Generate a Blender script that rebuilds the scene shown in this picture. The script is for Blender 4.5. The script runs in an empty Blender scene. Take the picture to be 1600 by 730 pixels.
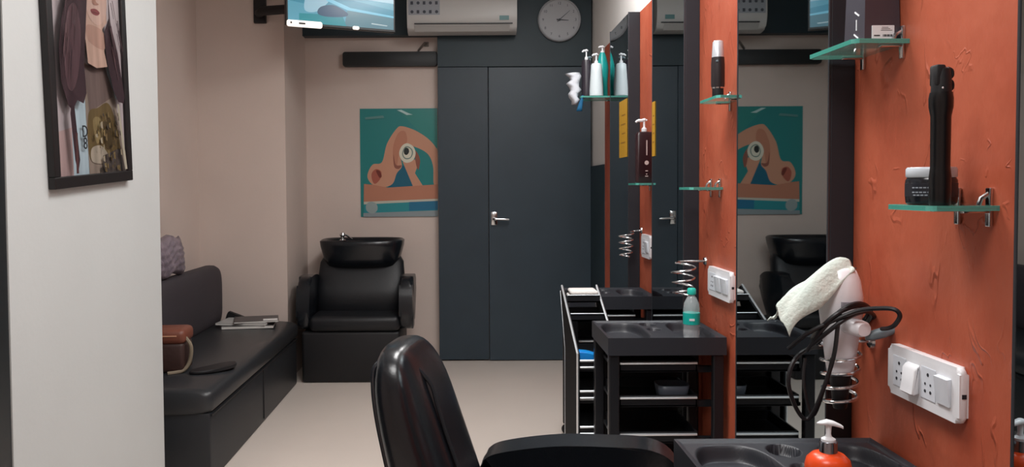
import bpy, bmesh, math, random
from math import sin, cos, pi, radians as R
from mathutils import Vector as V, Matrix as M4, Euler
random.seed(7)
sc = bpy.context.scene
COL = sc.collection
# ------------------------------------------------------------------ camera
F, W, H, EYE = 1280.0, 1600, 730, 1.25
PITCH, ROLL = R(2.0), R(0.35)
cd = bpy.data.cameras.new('camera'); cam = bpy.data.objects.new('camera', cd); COL.objects.link(cam)
cd.sensor_width = 36; cd.lens = F/W*36; cd.clip_start = .02
CR = (M4.Rotation(pi/2-PITCH, 3, 'X') @ M4.Rotation(-ROLL, 3, 'Z'))
cam.matrix_world = M4.Translation((0, 0, EYE)) @ CR.to_4x4()
_d = CR.transposed() @ V((0, 1, 0))
CX = 730 - F*_d.x/-_d.z; CY = 292 + F*_d.y/-_d.z      # principal point that puts the depth vanishing point at (730, 292)
cd.shift_x = (W/2-CX)/W; cd.shift_y = (CY-H/2)/W
sc.camera = cam
def ray(x, y): return CR @ V(((x-CX)/F, -(y-CY)/F, -1))
def atY(x, y, Y): d = ray(x, y); return V((0, 0, EYE)) + d*(Y/d.y)
def atX(x, y, X): d = ray(x, y); return V((0, 0, EYE)) + d*(X/d.x)
# ------------------------------------------------------------------ view, world, lights
vs = sc.view_settings; vs.view_transform = 'Standard'; vs.look = 'None'; vs.gamma = 1; vs.use_curve_mapping = False
vs.exposure = 0.2
w = bpy.data.worlds.new('world'); sc.world = w; w.use_nodes = True
w.node_tree.nodes['Background'].inputs[0].default_value = (.8, .85, .9, 1); w.node_tree.nodes['Background'].inputs[1].default_value = .3
def area(name, loc, sx, sy, e, col=(1, .97, .93), rot=(0, 0, 0)):
    l = bpy.data.lights.new(name, 'AREA'); l.shape = 'RECTANGLE'; l.size = sx; l.size_y = sy; l.energy = e; l.color = col
    o = bpy.data.objects.new(name, l); COL.objects.link(o); o.location = loc; o.rotation_euler = rot; return o
area('ceiling_lamp_light', (-.15, .6, 2.72), .9, .6, 23, (1, .985, .975))
area('ceiling_lamp_light', (.1, 2.3, 2.72), .6, .9, 35, (1, .985, .975))
area('ceiling_lamp_light', (.42, 3.9, 2.72), .3, .9, 19, (1, .985, .975))
# ------------------------------------------------------------------ materials
def lin(c):
    return tuple(((x/255)/12.92 if x/255 <= .04045 else ((x/255+.055)/1.055)**2.4) for x in c)
_m = {}
def mat(name, rgb, rough=.5, metal=0, spec=.5, bump=0, bscale=40, var=0, vscale=4, emit=0, trans=0, ior=1.45, coat=0, alpha=1, stretch=None, col2=None):
    if name in _m: return _m[name]
    m = bpy.data.materials.new(name); m.use_nodes = True; nt = m.node_tree; b = nt.nodes['Principled BSDF']
    c = lin(rgb) + (1,)
    b.inputs['Base Color'].default_value = c; b.inputs['Roughness'].default_value = rough; b.inputs['Metallic'].default_value = metal
    b.inputs['Specular IOR Level'].default_value = spec; b.inputs['IOR'].default_value = ior
    b.inputs['Transmission Weight'].default_value = trans; b.inputs['Coat Weight'].default_value = coat; b.inputs['Alpha'].default_value = alpha
    if emit:
        b.inputs['Emission Color'].default_value = c; b.inputs['Emission Strength'].default_value = emit
    if bump or var:
        tc = nt.nodes.new('ShaderNodeTexCoord'); mp = nt.nodes.new('ShaderNodeMapping'); nt.links.new(tc.outputs['Object'], mp.inputs[0])
        if stretch: mp.inputs['Scale'].default_value = stretch
    if var:
        n = nt.nodes.new('ShaderNodeTexNoise'); n.inputs['Scale'].default_value = vscale; n.inputs['Detail'].default_value = 6
        nt.links.new(mp.outputs[0], n.inputs['Vector'])
        cr = nt.nodes.new('ShaderNodeValToRGB'); cr.color_ramp.elements[0].position = .3; cr.color_ramp.elements[1].position = .7
        c2 = lin(col2)+(1,) if col2 else tuple(x*(1-var) for x in c[:3])+(1,)
        cr.color_ramp.elements[0].color = c2; cr.color_ramp.elements[1].color = c
        nt.links.new(n.outputs['Fac'], cr.inputs[0]); nt.links.new(cr.outputs[0], b.inputs['Base Color'])
    if bump:
        n = nt.nodes.new('ShaderNodeTexNoise'); n.inputs['Scale'].default_value = bscale; n.inputs['Detail'].default_value = 5
        nt.links.new(mp.outputs[0], n.inputs['Vector'])
        bp = nt.nodes.new('ShaderNodeBump'); bp.inputs['Strength'].default_value = bump; bp.inputs['Distance'].default_value = .01
        nt.links.new(n.outputs['Fac'], bp.inputs['Height']); nt.links.new(bp.outputs[0], b.inputs['Normal'])
    _m[name] = m; return m
beige = mat('beige_paint', (212, 196, 187), .6, var=.08, vscale=2, bump=.05, bscale=60)
cream = mat('cream_paint', (194, 197, 196), .6, var=.05, vscale=2, bump=.04, bscale=60)
white_paint = mat('white_paint', (235, 232, 228), .6, var=.03)
floor_m = mat('floor_tile', (226, 214, 204), .28, var=.06, vscale=1.5, bump=.01, bscale=8)
orange = mat('orange_texture_paint', (186, 97, 70), .45, var=.3, vscale=7, bump=.9, bscale=9, col2=(168, 77, 52), stretch=(1, 1, .6))
nt = orange.node_tree; b_ = nt.nodes['Principled BSDF']; mp_ = next(n for n in nt.nodes if n.type == 'MAPPING'); bp_ = next(n for n in nt.nodes if n.type == 'BUMP'); src = b_.inputs['Base Color'].links[0].from_socket
nz = nt.nodes.new('ShaderNodeTexNoise'); nz.inputs['Scale'].default_value = 4.5; nz.inputs['Detail'].default_value = 3; nz.inputs['Distortion'].default_value = 1.6; nt.links.new(mp_.outputs[0], nz.inputs['Vector'])
rp = nt.nodes.new('ShaderNodeValToRGB'); rp.color_ramp.elements[0].position = .485; rp.color_ramp.elements[0].color = (0, 0, 0, 1); rp.color_ramp.elements[1].position = .515; rp.color_ramp.elements[1].color = (0, 0, 0, 1); e_ = rp.color_ramp.elements.new(.5); e_.color = (1, 1, 1, 1); nt.links.new(nz.outputs['Fac'], rp.inputs[0])
n2 = nt.nodes.new('ShaderNodeTexNoise'); n2.inputs['Scale'].default_value = 9; nt.links.new(mp_.outputs[0], n2.inputs['Vector'])
r2 = nt.nodes.new('ShaderNodeValToRGB'); r2.color_ramp.elements[0].position = .5; r2.color_ramp.elements[1].position = .62; nt.links.new(n2.outputs['Fac'], r2.inputs[0])
ml = nt.nodes.new('ShaderNodeMath'); ml.operation = 'MULTIPLY'; nt.links.new(rp.outputs[0], ml.inputs[0]); nt.links.new(r2.outputs[0], ml.inputs[1])
mxn = nt.nodes.new('ShaderNodeMix'); mxn.data_type = 'RGBA'; mxn.inputs[7].default_value = lin((150, 62, 42))+(1,); nt.links.new(src, mxn.inputs[6])
m3 = nt.nodes.new('ShaderNodeMath'); m3.operation = 'MULTIPLY'; m3.inputs[1].default_value = .2; nt.links.new(ml.outputs[0], m3.inputs[0]); nt.links.new(m3.outputs[0], mxn.inputs[0]); nt.links.new(mxn.outputs[2], b_.inputs['Base Color'])
b2 = nt.nodes.new('ShaderNodeBump'); b2.inputs['Strength'].default_value = .4; b2.inputs['Distance'].default_value = .01; nt.links.new(ml.outputs[0], b2.inputs['Height']); nt.links.new(bp_.outputs[0], b2.inputs['Normal']); nt.links.new(b2.outputs[0], b_.inputs['Normal'])
navy = mat('dark_laminate', (48, 62, 72), .45, var=.12, vscale=6, bump=.03, bscale=100)
navy2 = mat('dark_band_laminate', (38, 56, 64), .5, var=.12, vscale=6, bump=.03, bscale=100)
black = mat('black_plastic', (30, 31, 35), .33, spec=.5, bump=.02, bscale=200)
blackm = mat('black_matte', (24, 24, 27), .55, var=.1)
slabm = mat('black_mirror_frame', (36, 39, 46), .6, var=.15, vscale=8)
leather = mat('black_leather', (24, 26, 30), .46, spec=.5, bump=.06, bscale=120, var=.1)
leather2 = mat('black_leather_shiny', (20, 24, 29), .25, spec=.6, bump=.04, bscale=90)
charcoal = mat('charcoal_fabric', (62, 57, 62), .8, bump=.1, bscale=150, var=.1)
chrome = mat('chrome', (205, 208, 210), .15, 1); rim_m = mat('brushed_chrome', (232, 238, 242), .42, .85)
mirror = mat('tinted_mirror', (164, 176, 180), .015, 1, var=.0)
glassm = mat('green_glass', (150, 186, 178), .08, spec=.6, alpha=.5); edge_m = mat('glass_edge', (104, 206, 190), .15, spec=.6)
white_pl = mat('white_plastic', (236, 238, 242), .3, spec=.5)
grey_pl = mat('grey_plastic', (120, 138, 146), .35)
greyd = mat('dark_grey', (58, 60, 64), .5)
teal = mat('teal_plastic', (30, 165, 160), .3)
# ------------------------------------------------------------------ mesh helpers
def tag(o, label=None, cat=None, group=None, kind=None):
    if label: o['label'] = label
    if cat: o['category'] = cat
    if group: o['group'] = group
    if kind: o['kind'] = kind
    return o
def thing(name, label, cat, loc=(0, 0, 0), rz=0, group=None):
    o = bpy.data.objects.new(name, None); COL.objects.link(o); o.location = loc; o.rotation_euler = (0, 0, rz)
    o.empty_display_size = .05
    return tag(o, label, cat, group)
def obj(name, bm, m, parent=None, smooth=False, label=None, recalc=True):
    if recalc: bmesh.ops.recalc_face_normals(bm, faces=bm.faces)
    me = bpy.data.meshes.new(name); bm.to_mesh(me); bm.free()
    for x in (m if isinstance(m, (list, tuple)) else [m]): me.materials.append(x)
    if smooth:
        for p in me.polygons: p.use_smooth = True
        if smooth != 'all':
            try: me.set_sharp_from_angle(angle=R(75 if smooth == 'wide' else 40))
            except Exception: pass
    o = bpy.data.objects.new(name, me); COL.objects.link(o); o.parent = parent
    if label: o['label'] = label
    return o
def B(): return bmesh.new()
def box(bm, x0, x1, y0, y1, z0, z1, bev=0, seg=2, mi=0, mx=None):
    t = bmesh.new(); bmesh.ops.create_cube(t, size=1)
    for v in t.verts:
        v.co = V(((x0+x1)/2+v.co.x*(x1-x0), (y0+y1)/2+v.co.y*(y1-y0), (z0+z1)/2+v.co.z*(z1-z0)))
    if bev: bmesh.ops.bevel(t, geom=t.edges[:], offset=bev, segments=seg, profile=.5, affect='EDGES')
    return join(bm, t, mi, mx)
def join(bm, t, mi=0, mx=None):
    vm = {}
    for v in t.verts: vm[v] = bm.verts.new(mx @ v.co if mx else v.co)
    for f in t.faces:
        try: nf = bm.faces.new([vm[v] for v in f.verts]); nf.material_index = mi or f.material_index; nf.smooth = f.smooth
        except ValueError: pass
    t.free(); return bm
def lathe(bm, prof, c=(0, 0, 0), seg=24, mi=0, sx=1, sy=1, mx=None):
    """prof: list of (r, z)"""
    t = bmesh.new(); rings = []
    for r, z in prof:
        if r < 1e-5: rings.append([t.verts.new((c[0], c[1], c[2]+z))])
        else: rings.append([t.verts.new((c[0]+r*sx*cos(2*pi*k/seg), c[1]+r*sy*sin(2*pi*k/seg), c[2]+z)) for k in range(seg)])
    for a, b in zip(rings, rings[1:]):
        for k in range(seg):
            k2 = (k+1) % seg
            if len(a) == 1 and len(b) == 1: break
            if len(a) == 1: t.faces.new((a[0], b[k], b[k2]))
            elif len(b) == 1: t.faces.new((a[k], a[k2], b[0]))
            else: t.faces.new((a[k], a[k2], b[k2], b[k]))
    for rg, rev in ((rings[0], 1), (rings[-1], 0)):
        if len(rg) > 1: t.faces.new(rg[::-1] if rev else rg)
    return join(bm, t, mi, mx)
def tube(bm, pts, r, seg=8, mi=0, smoothn=0):
    pts = [V(p) for p in pts]
    if smoothn:
        out = []
        n = len(pts)
        for i in range(n-1):
            p0, p1, p2, p3 = pts[max(i-1, 0)], pts[i], pts[i+1], pts[min(i+2, n-1)]
            for k in range(smoothn):
                t = k/smoothn
                out.append(.5*((2*p1)+(-p0+p2)*t+(2*p0-5*p1+4*p2-p3)*t*t+(-p0+3*p1-3*p2+p3)*t**3))
        out.append(pts[-1]); pts = out
    rs = r if isinstance(r, (list, tuple)) else [r]*len(pts)
    if len(rs) != len(pts): rs = [rs[int(i*(len(rs)-1)/(len(pts)-1))] for i in range(len(pts))]
    rings = []; up = None
    for i, p in enumerate(pts):
        d = (pts[min(i+1, len(pts)-1)]-pts[max(i-1, 0)]).normalized()
        if up is None: up = d.orthogonal().normalized()
        up = (up - d*up.dot(d)).normalized(); s = d.cross(up)
        rings.append([bm.verts.new(p+(up*cos(2*pi*k/seg)+s*sin(2*pi*k/seg))*rs[i]) for k in range(seg)])
    for a, b in zip(rings, rings[1:]):
        for k in range(seg):
            f = bm.faces.new((a[k], a[(k+1) % seg], b[(k+1) % seg], b[k])); f.material_index = mi
    bm.faces.new(rings[0][::-1]).material_index = mi; bm.faces.new(rings[-1]).material_index = mi
    return bm
def sect(c, a, b, u, v, n=2.6, seg=32):
    """superellipse ring round c with half sizes a along u, b along v"""
    out = []
    for k in range(seg):
        t = 2*pi*k/seg; ct, st = cos(t), sin(t)
        out.append(V(c)+V(u)*(a*math.copysign(abs(ct)**(2/n), ct))+V(v)*(b*math.copysign(abs(st)**(2/n), st)))
    return out
def loft(bm, secs, mi=0):
    rings = [[bm.verts.new(p) for p in s] for s in secs]
    for a, b in zip(rings, rings[1:]):
        n = len(a)
        for k in range(n): bm.faces.new((a[k], a[(k+1) % n], b[(k+1) % n], b[k])).material_index = mi
    bm.faces.new(rings[0][::-1]).material_index = mi; bm.faces.new(rings[-1]).material_index = mi
    return bm
def prism(bm, pts, f0, f1, axis='Y', bev=0, seg=3, mi=0):
    """extrude a 2D outline along an axis; pts are (x,z) for Y, (y,z) for X, (x,y) for Z"""
    t = bmesh.new()
    def p3(p, f): return {'Y': (p[0], f, p[1]), 'X': (f, p[0], p[1]), 'Z': (p[0], p[1], f)}[axis]
    a = [t.verts.new(p3(p, f0)) for p in pts]; b = [t.verts.new(p3(p, f1)) for p in pts]
    fa = t.faces.new(a); fb = t.faces.new(b[::-1]); n = len(pts)
    for k in range(n): t.faces.new((a[k], b[k], b[(k+1) % n], a[(k+1) % n]))
    if bev:
        ed = list(set(fa.edges[:]) | set(fb.edges[:]))
        bmesh.ops.bevel(t, geom=ed, offset=bev, segments=seg, profile=.5, affect='EDGES')
    return join(bm, t, mi)
def rrect(x0, x1, z0, z1, r, n=5):
    out = []
    for cx, cz, a0 in ((x1-r, z1-r, 0), (x0+r, z1-r, 90), (x0+r, z0+r, 180), (x1-r, z0+r, 270)):
        for k in range(n+1):
            a = R(a0+90*k/n); out.append((cx+r*cos(a), cz+r*sin(a)))
    return out
def cubic(pts, n=6, closed=True):
    out = []; N = len(pts)
    for i in range(N if closed else N-1):
        p = [V(pts[(i+j) % N] if closed else pts[min(max(i+j, 0), N-1)]) for j in (-1, 0, 1, 2)]
        for k in range(n):
            t = k/n
            q = .5*((2*p[1])+(-p[0]+p[2])*t+(2*p[0]-5*p[1]+4*p[2]-p[3])*t*t+(-p[0]+3*p[1]-3*p[2]+p[3])*t**3)
            out.append((q.x, q.y))
    if not closed: out.append(tuple(pts[-1]))
    return out
def art(name, layers, parent, org, U, Vv, N, size, rough=.3, emit=0, step=.0003, streak=0):
    """printed picture: flat colour shapes in a w x h frame (0..1 coords, v up). layers: (rgb, pts, smooth)"""
    bm = B(); mats = []
    for i, (rgb, pts, sm) in enumerate(layers):
        if sm: pts = cubic(pts, 6)
        pts = [(min(max(a, 0), 1), min(max(b, 0), 1)) for a, b in pts]
        vs_ = []
        for a, b in pts:
            p = org+U*(a*size[0])+Vv*(b*size[1])+N*(step*i)
            if not vs_ or (vs_[-1].co-p).length > 1e-5: vs_.append(bm.verts.new(p))
        es = [bm.edges.new((vs_[k], vs_[(k+1) % len(vs_)])) for k in range(len(vs_))]
        r = bmesh.ops.triangle_fill(bm, edges=es, normal=N)
        key = 'print_%d_%d_%d' % rgb + ('_lit' if emit else '')
        m = mat(key, rgb, rough, emit=emit, var=streak, vscale=28, stretch=(1, 1, .12) if streak else None)
        if m not in mats: mats.append(m)
        for f in r['geom']:
            if isinstance(f, bmesh.types.BMFace):
                f.material_index = mats.index(m)
                if f.normal.dot(N) < 0: f.normal_flip()
    return obj(name, bm, mats, parent, recalc=False)
def text(name, s, m, parent, loc, size, rot, extrude=.0004, label=None):
    cu = bpy.data.curves.new(name, 'FONT'); cu.body = s; cu.size = size; cu.extrude = extrude; cu.align_x = 'CENTER'; cu.align_y = 'CENTER'
    o = bpy.data.objects.new(name, cu); dg = bpy.context.evaluated_depsgraph_get()
    me = bpy.data.meshes.new_from_object(o); bpy.data.objects.remove(o)
    me.materials.clear(); me.materials.append(m)
    t = bpy.data.objects.new(name, me); COL.objects.link(t); t.parent = parent; t.location = loc; t.rotation_euler = rot
    return t
def dup(root, loc, label):
    r = root.copy(); COL.objects.link(r); r.location = loc; r['label'] = label
    for ch in list(root.children):
        c = ch.copy(); COL.objects.link(c); c.parent = r
        for g in ch.children:
            d = g.copy(); COL.objects.link(d); d.parent = c
    return r
# ================================================================== SETTING
XO, XM = .885, .83            # orange wall face, mirror face
YF, YB = 5.84, 5.93           # dark panelling face, beige end wall face
XL, XP = -1.72, -1.16         # sofa recess wall, pillar faces
CEIL, TOP = 2.75, EYE+.885
st = lambda name, bm, m, sm=False: tag(obj(name, bm, m, None, sm), kind='structure')
st('floor', box(B(), -2.0, 1.1, -1.4, 6.1, -.05, 0), floor_m)
st('ceiling', box(B(), -2.0, 1.1, -1.4, 6.1, CEIL, CEIL+.05), white_paint)
st('wall_right', box(B(), XO+.012, XO+.1, -1.4, 6.1, 0, CEIL), white_paint)
st('trim_1', box(B(), XO, XO+.012, -1.4, 5.27, 0, TOP), orange)
st('trim_2', box(B(), XO-.004, XO+.012, 5.27, YF, 0, EYE+.14), navy2)
st('wall_far', box(B(), -2.0, XO+.012, YB, YB+.1, 0, CEIL), beige)
bm = B(); box(bm, XP-.02, XO, YF, YB, EYE+1.075, CEIL); box(bm, -.205, XO, YF, YB, EYE+.852, EYE+1.075)
st('trim_3', bm, navy2)
# left: recess wall with the two pillars
st('wall_left', box(B(), XL-.1, XL, -1.4, 6.1, 0, CEIL), beige)
st('wall_left_pillar_front', box(B(), XL, XP, 2.065, 3.09, 0, CEIL), cream)
st('wall_left_pillar_rear', box(B(), XL, XP, 5.25, YB, 0, CEIL), beige)
st('wall_back', box(B(), -2.0, 1.1, -1.5, -1.4, 0, CEIL), beige)
bm = B(); box(bm, XL, XP-.003, 1.02, 2.065, 0, 2.1, .002)
d = st('door_2', bm, mat('dark_door', (34, 38, 40), .35, var=.1))
bm = B(); box(bm, XP-.003, XP+.006, 1.93, 1.97, .88, 1.04, .002); tube(bm, [(XP+.004, 1.95, 1.0), (XP+.03, 1.95, 1.0), (XP+.035, 1.85, 1.0)], .007)
obj('door_handle', bm, chrome, d, True)
st('trim_4', box(B(), XL, XP-.003, 1.02, 2.065, 2.1, CEIL), cream)
# end-wall dark panel and door
x762 = atY(764, 300, YF).x
bm = B(); box(bm, -.205, x762-.004, YF, YB, .01, EYE+.848, .002)
st('trim_5', bm, navy)
bm = B(); box(bm, x762, XO-.004, YF-.006, YB, .006, EYE+.846, .003)
d1 = st('door_1', bm, mat('door_laminate', (54, 68, 78), .42, var=.1, vscale=5, bump=.03, bscale=100))
p = atY(772, 342, YF-.006)
bm = B(); box(bm, p.x-.022, p.x+.022, YF-.016, YF-.006, p.z-.045, p.z+.05, .004)
tube(bm, [(p.x, YF-.012, p.z), (p.x, YF-.05, p.z), (p.x+.02, YF-.056, p.z), (p.x+.105, YF-.056, p.z-.004)], [.011, .010, .009, .008], 10, smoothn=4)
obj('door_handle', bm, chrome, d1, True, 'chrome lever handle on a small back plate')
# ================================================================== MIRRORS
def wall_mirror(y0, y1, label):
    t = thing('wall_mirror', label, 'mirror', (XM, (y0+y1)/2, .0), group='tall mirrors along the orange wall')
    a, b = -(y1-y0)/2, (y1-y0)/2
    bm = B(); box(bm, .0, XO-XM, a, b, .03, TOP, .002)
    obj('frame', bm, slabm, t)
    bm = B(); box(bm, -.004, .0, a+.006, b-.006, .035, TOP-.006)
    obj('mirror_glass', bm, mirror, t)
    bm = B()
    for z0_, z1_, y0_, y1_ in ((.03, TOP, a, a+.006), (.03, TOP, b-.006, b)): box(bm, -.0055, .0, y0_, y1_, z0_, z1_, .001)
    obj('edge_trim', bm, mat('trim_metal', (70, 74, 80), .35, .6), t)
    return t
wall_mirror(.60, 1.235, 'tall black-backed mirror at the right edge of the photo, only its far edge seen')
wall_mirror(1.874, 2.512, 'tall mirror behind the hair dryer, reflecting the poster and the shampoo chair')
wall_mirror(3.125, 3.664, 'narrow-looking tall mirror behind the teal-capped water bottle')
wall_mirror(4.20, 4.74, 'farthest tall mirror, next to the shelf of pump bottles')
# ================================================================== END WALL THINGS
# poster
pc = [atY(560, 170, YB-.004), atY(567, 339, YB-.004)]
px0, px1 = pc[0].x+.01, -.212
pz1, pz0 = pc[0].z, pc[1].z
po = thing('poster', 'teal poster of tan skin-coloured shapes around a round lens, above the shampoo chair', 'poster', ((px0+px1)/2, YB, pz0))
bm = B(); box(bm, px0-po.location.x, px1-po.location.x, -.004, 0, 0, pz1-pz0); obj('sheet', bm, mat('poster_teal', (38, 128, 128), .35), po)
def P(l):   # crop coords (584x730 of 540..700,150..350) to 0..1
    return [((a-80)/(527-80), (690-b)/(690-68)) for a, b in l]
tealc, tealb, skin, skin2, skin3 = (38, 128, 128), (30, 98, 122), (198, 146, 120), (184, 126, 102), (140, 88, 74)
L = [(tealc, P([(80, 68), (527, 68), (527, 690), (80, 690)]), 0),
     ((46, 134, 128), P([(300, 75), (527, 75), (527, 300), (420, 200)]), 0),
     (tealb, P([(240, 380), (350, 400), (400, 520), (240, 520)]), 0),
     (skin, P([(120, 455), (150, 390), (205, 375), (235, 270), (290, 185), (325, 170), (400, 195), (470, 240), (515, 290), (527, 330), (527, 520), (503, 500), (500, 400), (470, 330), (400, 290), (330, 280), (310, 330), (320, 400), (290, 440), (265, 500), (210, 520), (150, 505)]), 1),
     (skin2, P([(270, 290), (300, 210), (340, 200), (350, 260), (310, 300), (290, 400), (272, 380)]), 1),
     (skin3, P([(272, 330), (285, 390), (318, 395), (300, 415), (275, 400)]), 1),
     ((166, 92, 76), P([(145, 440), (170, 415), (200, 430), (195, 470), (165, 500), (148, 480)]), 1),
     ((112, 52, 44), P([(170, 425), (190, 425), (203, 455), (190, 465)]), 1),
     (skin, P([(325, 375), (395, 360), (410, 400), (395, 440), (445, 520), (385, 520)]), 0),
     (skin3, P([(398, 310), (425, 360), (415, 420), (400, 380)]), 1),
     ((216, 214, 196), P([(305, 325), (320, 285), (350, 268), (385, 285), (400, 325), (385, 365), (350, 380), (320, 365)]), 1),
     ((120, 140, 132), P([(322, 325), (335, 292), (355, 285), (378, 300), (385, 325), (372, 352), (348, 360), (330, 350)]), 1),
     ((216, 214, 196), P([(328, 325), (338, 298), (355, 292), (373, 304), (378, 325), (368, 348), (348, 353), (334, 345)]), 1),
     ((40, 48, 48), P([(332, 312), (342, 294), (358, 298), (362, 318), (350, 334), (336, 330)]), 1),
     (skin2, P([(100, 500), (150, 505), (240, 522), (527, 505), (527, 590), (98, 605)]), 0),
     ((192, 192, 178), P([(98, 603), (527, 588), (527, 600), (98, 618)]), 0),
     ((46, 142, 150), P([(98, 618), (527, 600), (527, 655), (98, 668)]), 0),
     ((40, 112, 146), P([(360, 606), (527, 600), (527, 652), (360, 656)]), 0),
     ((140, 152, 156), P([(95, 668), (527, 655), (527, 690), (95, 690)]), 0),
     ((150, 166, 166), P([(112, 620), (140, 602), (172, 618), (176, 650), (150, 672), (115, 655)]), 1),
     ((180, 214, 212), P([(295, 78), (320, 76), (360, 95), (385, 104), (350, 106), (325, 92)]), 0),
     ((90, 140, 138), P([(110, 118), (215, 108), (222, 122), (112, 130)]), 0)]
art('print', L, po, V((px0-po.location.x, -.0045, 0)), V((1, 0, 0)), V((0, 0, 1)), V((0, -1, 0)), (px1-px0, pz1-pz0), .25)
# black rail
a, b = atY(536, 82, YB-.03), atY(600, 104, YB-.03)
bm = B(); prism(bm, rrect(a.x, -.208, b.z, a.z, .016), YB-.055, YB-.0, 'Y', .004)
tag(obj('wall_rail', bm, mat('rail_black', (36, 40, 42), .5), None, True), 'long black rail with a rounded end on the beige end wall above the poster', 'rail')
p = atY(660, 72, YB-.02)
bm = B(); tube(bm, [(p.x-.03, YB-.005, p.z-.03), (p.x, YB-.03, p.z), (p.x+.02, YB-.03, p.z+.02), (p.x+.03, YB-.006, p.z+.015)], .008, smoothn=4)
box(bm, p.x+.01, p.x+.045, YB-.008, YB, p.z-.002, p.z+.032, .003)
tag(obj('wall_hook', bm, mat('dull_metal', (120, 112, 105), .5, .3), None, True), 'small grey hook on the beige wall just above the black rail', 'hook')
# clock
c = atY(874, 31, YF-.02); t = thing('wall_clock', 'round pale wall clock on the dark panel beside the air conditioner', 'clock', (c.x, YF, c.z))
RX = M4.Rotation(pi/2, 4, 'X')
bm = B(); lathe(bm, [(0, 0), (.150, 0), (.153, .008), (.153, .024), (.148, .032), (.142, .030), (.140, .022), (0, .022)], seg=48, mx=RX)
obj('case', bm, mat('clock_case', (160, 163, 168), .4), t, True)
bm = B(); lathe(bm, [(0, .0225), (.139, .0225), (.139, .0235), (0, .0235)], seg=48, mx=RX)
face = obj('dial', bm, mat('clock_dial', (172, 175, 180), .5, var=.05), t)
dk = mat('clock_ink', (70, 74, 80), .5)
for n in range(12):
    a = R(90-30*(n+1)); text('numeral', str(n+1), dk, face, (.115*cos(a), -.0238, .115*sin(a)), .026, (pi/2, 0, 0))
for nm, ang, ln, wd in (('hour_hand', 90-94, .065, .010), ('minute_hand', 90-49, .098, .006)):
    a = R(ang); bm = B(); u = V((cos(a), 0, sin(a))); n_ = V((-sin(a), 0, cos(a)))
    y = -.026 if nm[0] == 'h' else -.028
    vs_ = [bm.verts.new(u*q+n_*s*wd/2*k+V((0, y+e, 0))) for e in (0, .001) for q, s, k in ((-.02, 1, 1), (ln, 1, .4), (ln, -1, .4), (-.02, -1, 1))]
    for f in ((0, 1, 2, 3), (7, 6, 5, 4), (0, 4, 5, 1), (1, 5, 6, 2), (2, 6, 7, 3), (3, 7, 4, 0)): bm.faces.new([vs_[i] for i in f])
    obj(nm, bm, dk, t)
bm = B(); lathe(bm, [(0, .022), (.009, .022), (.008, .031), (0, .032)], seg=12, mx=RX); obj('hub', bm, dk, t, True)
# air conditioner
a, b = atY(636, 50, YF-.2), atY(808, 50, YF-.2)
t = thing('air_conditioner', 'white split air conditioner on the dark band of the end wall', 'air conditioner', ((a.x+b.x)/2, YF, a.z))
hw = (b.x-a.x)/2; acm = mat('ac_white', (196, 196, 194), .35)
prof = cubic([(0, .02), (-.06, .0), (-.15, .012), (-.185, .045), (-.2, .10), (-.2, .20), (-.19, .27), (-.15, .30), (0, .30)], 5, False)
bm = B(); prism(bm, prof, -hw, hw, 'X', .008); obj('body', bm, acm, t, True)
bm = B(); prism(bm, [(-.1585, .010), (-.191, .046), (-.1925, .050), (-.16, .0082)], -hw+.05, hw-.05, 'X'); 
obj('louvre', bm, mat('ac_louvre', (176, 176, 174), .4), t)
bm = B(); box(bm, -hw+.05, hw-.03, -.2012, -.19, .0535, .0595); obj('outlet_slot', bm, greyd, t)
bm = B(); box(bm, -hw+.01, -hw+.225, -.2016, -.199, .115, .24); lab = obj('energy_label', bm, mat('label_grey', (158, 164, 172), .5), t, label='pale sticker with rows of small dark pictograms')
for i in range(5):
    for j in range(2):
        bm = B(); x = -hw+.035+i*.042; z = .125+j*.06
        if (i+j) % 2: box(bm, x-.010, x+.008, -.2026, -.2014, z, z+.022)
        else: lathe(bm, [(0, 0), (.011, 0), (.011, .001), (0, .001)], (0, 0, 0), 10, mx=M4.Translation((x, -.2016, z+.011)) @ RX)
        obj('pictogram', bm, mat('ink', (70, 76, 86), .5), lab)
bm = B(); box(bm, hw-.12, hw-.055, -.2016, -.199, .078, .108, .0005); obj('badge', bm, mat('badge', (86, 132, 134), .4), t, label='small teal badge')
# television on an arm
A_, B_ = atY(450, 35, 4.76), atY(615, 47, 5.03)
ud = V((B_.x-A_.x, B_.y-A_.y, 0)); tw = ud.length; ud.normalize(); nd = V((ud.y, -ud.x, 0))
t = thing('television', 'flat television on a black wall arm showing a blue-green picture, beside the air conditioner', 'television', (A_.x, A_.y, A_.z))
t.rotation_euler = (0, 0, math.atan2(ud.y, ud.x))
bm = B(); box(bm, -.012, tw+.012, 0, .035, -.012, .40, .004); obj('casing', bm, mat('tv_black', (22, 24, 26), .3), t)
Lt = [((92, 158, 180), [(0, 0), (1, 0), (1, 1), (0, 1)], 0),
      ((70, 140, 165), [(0, .32), (1, .1), (1, .3), (0, .55)], 0),
      ((88, 126, 140), [(.52, 0), (1, 0), (1, .22), (.55, .24)], 0),
      ((52, 138, 150), [(.1, .0), (.54, .0), (.5, .16), (.1, .14)], 0),
      ((150, 190, 208), [(.15, .2), (.28, .2), (.4, .45), (.2, .5)], 1),
      ((60, 86, 112), [(.27, .16), (.35, .12), (.52, .14), (.55, .2), (.42, .3), (.30, .26)], 1),
      ((120, 190, 215), [(.35, .36), (.55, .24), (1, .18), (1, .21), (.58, .28), (.38, .40)], 0),
      ((150, 190, 208), [(0, .5), (1, .4), (1, 1), (0, 1)], 0),
      ((170, 190, 196), [(.78, .06), (.93, .045), (.94, .06), (.78, .078)], 0)]
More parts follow.
